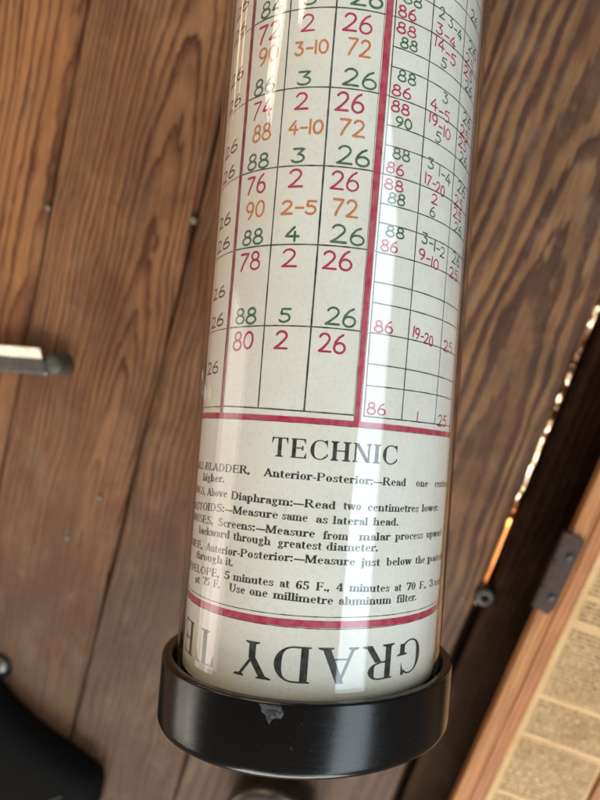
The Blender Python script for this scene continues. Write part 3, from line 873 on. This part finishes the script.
    if c == 'h':
        V(.14, 0, 1); V(.46, 0, .42); A(.30, .42, .16+s2, .25, 0, 150, st); S(.14, 0); S(.46, 0); S(.14, 1, -1, s2+.07, .02); return o, .62
    if c == 'i':
        V(.14, 0, XH); S(.14, 0); S(.14, XH, -1, s2+.07, .02); dot(.14, .86, st*.6); return o, .30
    if c == 'j':
        V(.16, -.12, XH); A(.04, -.12, .12+s2, .18, 0, -110, st); S(.16, XH, -1, s2+.07, .02); dot(.16, .86, st*.6); return o, .32
    if c == 'k':
        V(.14, 0, 1); S(.14, 0); S(.14, 1, -1, s2+.07, .02); Dg(.44, XH, .16, .26, th*1.4); Dg(.27, .42, .48, 0); S(.48, 0); S(.44, XH, -1, .09, .09); return o, .62
    if c == 'l':
        V(.14, 0, 1); S(.14, 0); S(.14, 1, -1, s2+.07, .02); return o, .30
    if c == 'm':
        for x in (.14, .46, .78): V(x, 0, XH if x < .2 else .42); S(x, 0, 1, s2+.06, s2+.06)
        A(.30, .42, .16+s2, .25, 0, 150, st); A(.62, .42, .16+s2, .25, 0, 150, st); S(.14, XH, -1, s2+.07, .02); return o, .93
    if c == 'n':
        V(.14, 0, XH); V(.46, 0, .42); A(.30, .42, .16+s2, .25, 0, 150, st); S(.14, 0); S(.46, 0); S(.14, XH, -1, s2+.07, .02); return o, .62
    if c == 'o':
        A(.29, .33, .24, .345, 0, 360, st, n=24); return o, .58
    if c == 'r':
        V(.14, 0, XH); A(.30, .44, .16, .22, 60, 160, st*.9); dot(.38, .57, st*.58); S(.14, 0); S(.14, XH, -1, s2+.07, .02); return o, .46
    if c == 's':
        A(.24, .49, .17, .18, 30, 210, st*.75); A(.24, .18, .19, .19, 30, -150, st*.75)
        ln([(.08, .47), (.14, .38), (.24, .31), (.34, .23)], [(.17, .47), (.22, .42), (.33, .36), (.42, .22)])
        V(.40, .46, .62, th*1.3); V(.075, .05, .22, th*1.3); return o, .47
    if c == 't':
        V(.17, .12, .84); H(.03, .36, XH-th/2); A(.30, .13, .13+s2, .145, 180, 300, st); return o, .40
    if c == 'u':
        V(.14, .22, XH); V(.46, 0, XH); A(.30, .24, .16+s2, .255, 180, 330, st); S(.14, XH, -1, s2+.07, .02); S(.46, XH, -1, s2+.07, .02); S(.48, 0, 1, .02, .09); return o, .63
    if c in 'vwy':
        if c == 'w':
            Dg(.10, XH, .26, 0); Dg(.42, XH, .26, 0, th*1.4); Dg(.42, XH, .58, 0); Dg(.74, XH, .58, 0, th*1.4); S(.10, XH, -1); S(.42, XH, -1); S(.74, XH, -1, .09, .09); return o, .84
        Dg(.10, XH, .29, 0); Dg(.48, XH, .29 if c == 'v' else .18, 0 if c == 'v' else -.28, th*1.4); S(.10, XH, -1); S(.48, XH, -1, .09, .09)
        if c == 'y': dot(.15, -.25, st*.5)
        return o, .58
    if c == '0': A(.28, .5, .24, .515, 0, 360, st, n=26); return o, .56
    if c == '3': A(.25, .75, .21, .26, 150, -80, st*.9); A(.25, .26, .25, .275, 85, -150, st); dot(.10, .78, st*.5); dot(.08, .18, st*.5); return o, .56
    if c == '4': V(.38, 0, 1); Dg(.38, 1, .04, .32, th*1.4); H(.03, .54, .30, th*1.3); S(.38, 0); return o, .58
    if c == '5': H(.1, .46, .93, st*.9); V(.12, .52, .95, th*1.4); A(.24, .30, .25, .315, 130, -150, st); dot(.08, .18, st*.5); return o, .55
    if c == '6': A(.29, .30, .23, .315, 0, 360, st, n=24); A(.38, .48, .33, .53, 95, 200, st); dot(.44, .90, st*.5); return o, .57
    if c == '7': H(.05, .52, .95, st*.8); Dg(.50, .92, .22, 0, st*.95); V(.06, .74, .98, th*1.3); return o, .55
    if c == '.': dot(.10, .085, st*.62); return o, .24
    if c == ',': dot(.10, .085, st*.62); Dg(.14, .08, .05, -.16, th*1.5); return o, .24
    if c == ':': dot(.13, .085, st*.62); dot(.13, .56, st*.62); return o, .28
    if c == '-': H(.04, .30, .30, st*.75); return o, .34
    if c == '—': H(-.02, .86, .30, th*2.0); return o, .85
    if c == ' ': return o, .34
    return o, .5

def letter(Pn, txt, s0, h0, s1, h1, cap, st, th, mi=0, flip=False, track=0.0):
    gl = [glyph(c, st, th) for c in txt]
    tot = sum(g[1]+track for g in gl)-track-0.05
    k = (s1-s0)/tot; x_ = 0.0
    up = -cap if flip else cap
    for g, a in gl:
        for L, Rr in g:
            f = lambda p: (s0+(x_+p[0])*k, h0+(h1-h0)*min(1, max(0, (x_+p[0])/tot))+p[1]*up)
            Pn.strip([f(p) for p in L], [f(p) for p in Rr], mi)
        x_ += a+track
INK_P = ink('printing_ink', (0.012, 0.012, 0.014), 0.12, 0.45, 700)
LINES = [
    ('TECHNIC', -14.65, -5.35, 19.43, -5.25),
    ('GALL-BLADDER,', -52.36, -11.07, -20.47, -10.47),
    ('Anterior-Posterior:—Read', -16.19, -10.62, 23.0, -10.88),
    ('one', 26.86, -10.86, 32.38, -10.98),
    ('centimetre', 36.39, -11.01, 52.55, -11.29),
    ('higher.', -41.71, -14.01, -29.44, -13.5),
    ('LUNGS,', -52.35, -18.02, -39.1, -17.83),
    ('Above', -37.69, -17.77, -27.82, -17.34),
    ('Diaphragm:—Read', -26.15, -17.53, 3.26, -17.68),
    ('two', 5.24, -17.57, 9.92, -17.56),
    ('centimetres', 11.66, -17.63, 28.72, -17.87),
    ('lower.', 30.3, -17.83, 40.37, -17.91),
    ('MASTOIDS:', -52.49, -23.02, -28.43, -21.26),
    ('—Measure', -28.02, -21.29, -11.34, -21.16),
    ('same', -10.26, -21.19, -3.64, -21.27),
    ('as', -1.53, -21.37, 1.52, -21.4),
    ('lateral', 2.89, -21.4, 12.06, -21.41),
    ('head.', 13.59, -21.38, 21.44, -21.42),
    ('SINUSES,', -52.37, -26.14, -33.06, -25.2),
    ('Screens:', -30.52, -25.13, -17.46, -24.93),
    ('—Measure', -17.06, -24.97, -1.48, -25.13),
    ('from', 0.61, -25.36, 7.04, -25.36),
    ('malar', 10.05, -25.36, 19.01, -25.29),
    ('process', 20.8, -25.25, 31.8, -25.34),
    ('upward', 33.63, -25.27, 46.02, -25.68),
    ('backward', -41.58, -28.75, -25.46, -27.97),
    ('through', -24.18, -28.06, -12.79, -28.08),
    ('greatest', -10.75, -28.12, 0.53, -28.16),
    ('diameter.', 1.73, -28.17, 15.57, -28.14),
    ('KNEE,', -52.35, -33.51, -37.74, -32.59),
    ('Anterior-Posterior:', -35.53, -32.5, -6.52, -31.59),
    ('—Measure', -6.13, -31.61, 9.42, -31.82),
    ('just', 11.2, -31.94, 16.52, -32.01),
    ('below', 18.52, -31.97, 27.45, -32.11),
    ('the', 29.16, -32.14, 33.87, -32.31),
    ('patella', 35.31, -32.33, 52.7, -33.45),
    ('through', -42.31, -35.75, -27.52, -34.94),
    ('it.', -26.15, -34.92, -23.59, -34.91),
    ('DEVELOPE,', -52.26, -40.27, -28.28, -38.64),
    ('5', -26.29, -38.58, -24.26, -38.5),
    ('minutes', -23.03, -38.5, -11.09, -38.32),
    ('at', -9.48, -38.32, -6.87, -38.35),
    ('65', -5.32, -38.39, -1.77, -38.41),
    ('F.,', -0.12, -38.44, 3.31, -38.47),
    ('4', 5.1, -38.49, 6.79, -38.49),
    ('minutes', 8.5, -38.5, 20.14, -38.93),
    ('at', 21.82, -38.97, 24.32, -39.08),
    ('70', 26.24, -39.16, 30.08, -39.34),
    ('F.,', 32.0, -39.42, 35.91, -39.62),
    ('3', 37.89, -39.7, 40.64, -39.85),
    ('min', 42.04, -39.97, 52.59, -41.02),
    ('at', -41.34, -42.49, -37.84, -42.09),
    ('75', -35.92, -41.91, -32.14, -41.64),
    ('F.', -30.49, -41.58, -27.72, -41.43),
    ('Use', -24.11, -41.46, -18.98, -41.38),
    ('one', -17.61, -41.38, -12.46, -41.31),
    ('millimetre', -10.83, -41.35, 4.48, -41.92),
    ('aluminum', 5.89, -41.9, 20.95, -42.15),
    ('filter.', 22.84, -42.18, 30.93, -42.32),
]

P = Print()
for t, s0, h0, s1, h1 in LINES:
    if t == 'TECHNIC': letter(P, t, s0, h0, s1, h1, 4.95, .165, .055, track=.05)
    else: letter(P, t, s0, h0, s1, h1, 2.08, .175, .075)
# the title, printed the other way up round the foot of the sheet
for t, s0, s1 in (('G', 35.2, 25.3), ('R', 23.6, 14.2), ('A', 12.6, 2.7), ('D', 0.6, -9.4), ('Y', -10.2, -19.8)):
    letter(P, t, s0, -52.9, s1, -52.9, 9.2, .155, .045, flip=True)
x_ = -27.6
for c in 'TECHNIC':
    a = glyph(c, .135, .045)[1]*12.2
    letter(P, c, x_, -53.3, x_-a+0.7, -53.3, 9.2, .155, .045, flip=True); x_ -= a+1.4
P.done('printed_lettering', [INK_P], paper)

# ---- clear tube (outer and inner wall)
s = NT('clear_acrylic')
geo = s.n('ShaderNodeNewGeometry')
dt = s.n('ShaderNodeVectorMath', operation='DOT_PRODUCT'); s.put(dt.inputs[0], geo.outputs['Incoming']); s.put(dt.inputs[1], geo.outputs['Normal'])
om = s.math('SUBTRACT', 1.0, s.math('ABSOLUTE', dt.outputs['Value']), clamp=True)
fz = s.math('MULTIPLY_ADD', s.math('POWER', om, 4.2), 0.955, 0.042)
dust = s.noise(s.coords(), 900, 4, 0.7)
tr = s.n('ShaderNodeBsdfTransparent'); tr.inputs[0].default_value = (0.988, 0.99, 0.985, 1)
gl = s.n('ShaderNodeBsdfGlossy'); gl.inputs['Roughness'].default_value = 0.03
bn = s.n('ShaderNodeBump'); bn.inputs['Strength'].default_value = 0.12; bn.inputs['Distance'].default_value = 0.0006
s.put(bn.inputs['Height'], s.noise(s.coords(), 28, 2, 0.5)); s.t.links.new(bn.outputs[0], gl.inputs['Normal'])
mx = s.n('ShaderNodeMixShader'); s.put(mx.inputs[0], fz); s.t.links.new(tr.outputs[0], mx.inputs[1]); s.t.links.new(gl.outputs[0], mx.inputs[2]); df = s.n('ShaderNodeBsdfDiffuse'); df.inputs[0].default_value = (0.55, 0.53, 0.5, 1)
speck = s.math('MULTIPLY', s.ramp(dust, [(0.735, 0.0), (0.78, 1.0)]), 0.55)
smear = s.math('MULTIPLY', s.ramp(s.noise(s.mapping(s.coords(), scale=(1, 1, 0.35)), 70, 5, 0.7), [(0.5, 0.0), (0.8, 1.0)]), 0.05)
mx2 = s.n('ShaderNodeMixShader'); s.put(mx2.inputs[0], s.math('ADD', speck, smear)); s.t.links.new(mx.outputs[0], mx2.inputs[1]); s.t.links.new(df.outputs[0], mx2.inputs[2])
s.t.links.new(mx2.outputs[0], s.out.inputs[0])
acr = s.m
bm = bmesh.new()
z0, z1 = (-69.5-base_h)*MM, (TOP-base_h)*MM
add_lathe(bm, [(0.0400, z0), (0.0400, z1)], 256); add_lathe(bm, [(0.0400, z1), (0.0387, z1)], 256)
add_lathe(bm, [(0.0387, z1), (0.0387, z0)], 256); add_lathe(bm, [(0.0387, z0), (0.0400, z0)], 256)
mesh_obj('clear_tube', bm, acr, tube, smooth=True)
tube.children[-1]
for p in bpy.data.objects['clear_tube'].data.polygons:
    p.use_smooth = abs(p.normal.z) < 0.5

# ---- black caps
s = NT('black_bakelite')
v = s.coords()
n1 = s.noise(v, 900, 4, 0.7); n2 = s.noise(s.mapping(v, scale=(1, 1, 6)), 260, 3, 0.6); n3 = s.noise(v, 60, 3, 0.5)
sc = s.ramp(n1, [(0.66, 0), (0.76, 1)])
cap_m = s.bsdf(s.mix(s.math('MULTIPLY', sc, 0.5), (0.0045, 0.0042, 0.0042), (0.10, 0.10, 0.10)), s.math('ADD', s.math('MULTIPLY_ADD', n2, 0.14, 0.10), s.math('MULTIPLY', n3, 0.08)), spec=0.40, bump=s.math('ADD', n2, s.math('MULTIPLY', n1, 0.4)), bump_s=0.35, bump_d=0.00008)
def make_cap(name, flip):
    r0, rin = 0.0440, 0.0410
    prof = [(0, 0.0), (0.0415, 0.0), (0.0427, 0.0003), (0.0435, 0.0009), (0.0439, 0.0017), (r0, 0.0028), (r0, 0.0184), (0.0438, 0.0190), (0.0434, 0.01915), (0.0414, 0.0191), (rin, 0.0187), (rin, 0.0040), (0, 0.0040)]
    bm = bmesh.new(); add_lathe(bm, prof, 192)
    o = mesh_obj(name, bm, cap_m, tube, smooth=True)
    e_ = o.modifiers.new('edge', 'EDGE_SPLIT'); e_.split_angle = R_(62)
    if flip:
        o.matrix_local = Matrix.Translation((0, 0, (TOP-base_h+3)*MM)) @ Matrix.Rotation(math.pi, 4, 'X')
    return o
cap = make_cap('end_cap', False)
make_cap('end_cap', True)
# chipped grey patch at the rim
chip = plain('chipped_edge', srgb(88, 88, 90), 0.75, 0, 0.6, 1400, 0.9, 0.3, 0.0006)
rc = random.Random(9)
bm = bmesh.new()
S0, Hh = -8.6, 16.9
outl = [(-3.3, 2.0), (-1.6, 2.1), (0.4, 1.9), (2.4, 1.6), (2.7, 0.7), (3.2, -0.3), (2.6, -1.5), (1.4, -1.4), (0.3, -1.9), (-0.2, -3.2), (-0.8, -2.2), (-1.3, -0.9), (-2.4, -0.3), (-2.6, 0.8)]
N = 5
ctr = bm.verts.new((44.16*math.sin(S0/44)*MM, -44.16*math.cos(S0/44)*MM, Hh*MM))
prev = None
for q in range(1, N+1):
    ring = []
    for i, (a, b) in enumerate(outl):
        f = q/N
        r = 44.02+ (0.50*rc.random() if q < N else 0)
        ss = S0+a*f; hh = min(Hh+b*f+0.1*rc.uniform(-1, 1)*(q < N), 18.6)
        ring.append(bm.verts.new((r*math.sin(ss/44)*MM, -r*math.cos(ss/44)*MM, hh*MM)))
    n_ = len(outl)
    for i in range(n_):
        l = (i+1) % n_
        if prev is None: bm.faces.new((ctr, ring[i], ring[l]))
        else: bm.faces.new((prev[i], ring[i], ring[l], prev[l]))
    prev = ring
for f in bm.faces:
    f.normal_update(); c = f.calc_center_median()
    if f.normal.x*c.x+f.normal.y*c.y < 0: f.normal_flip()
mesh_obj('chipped_patch', bm, chip, cap)
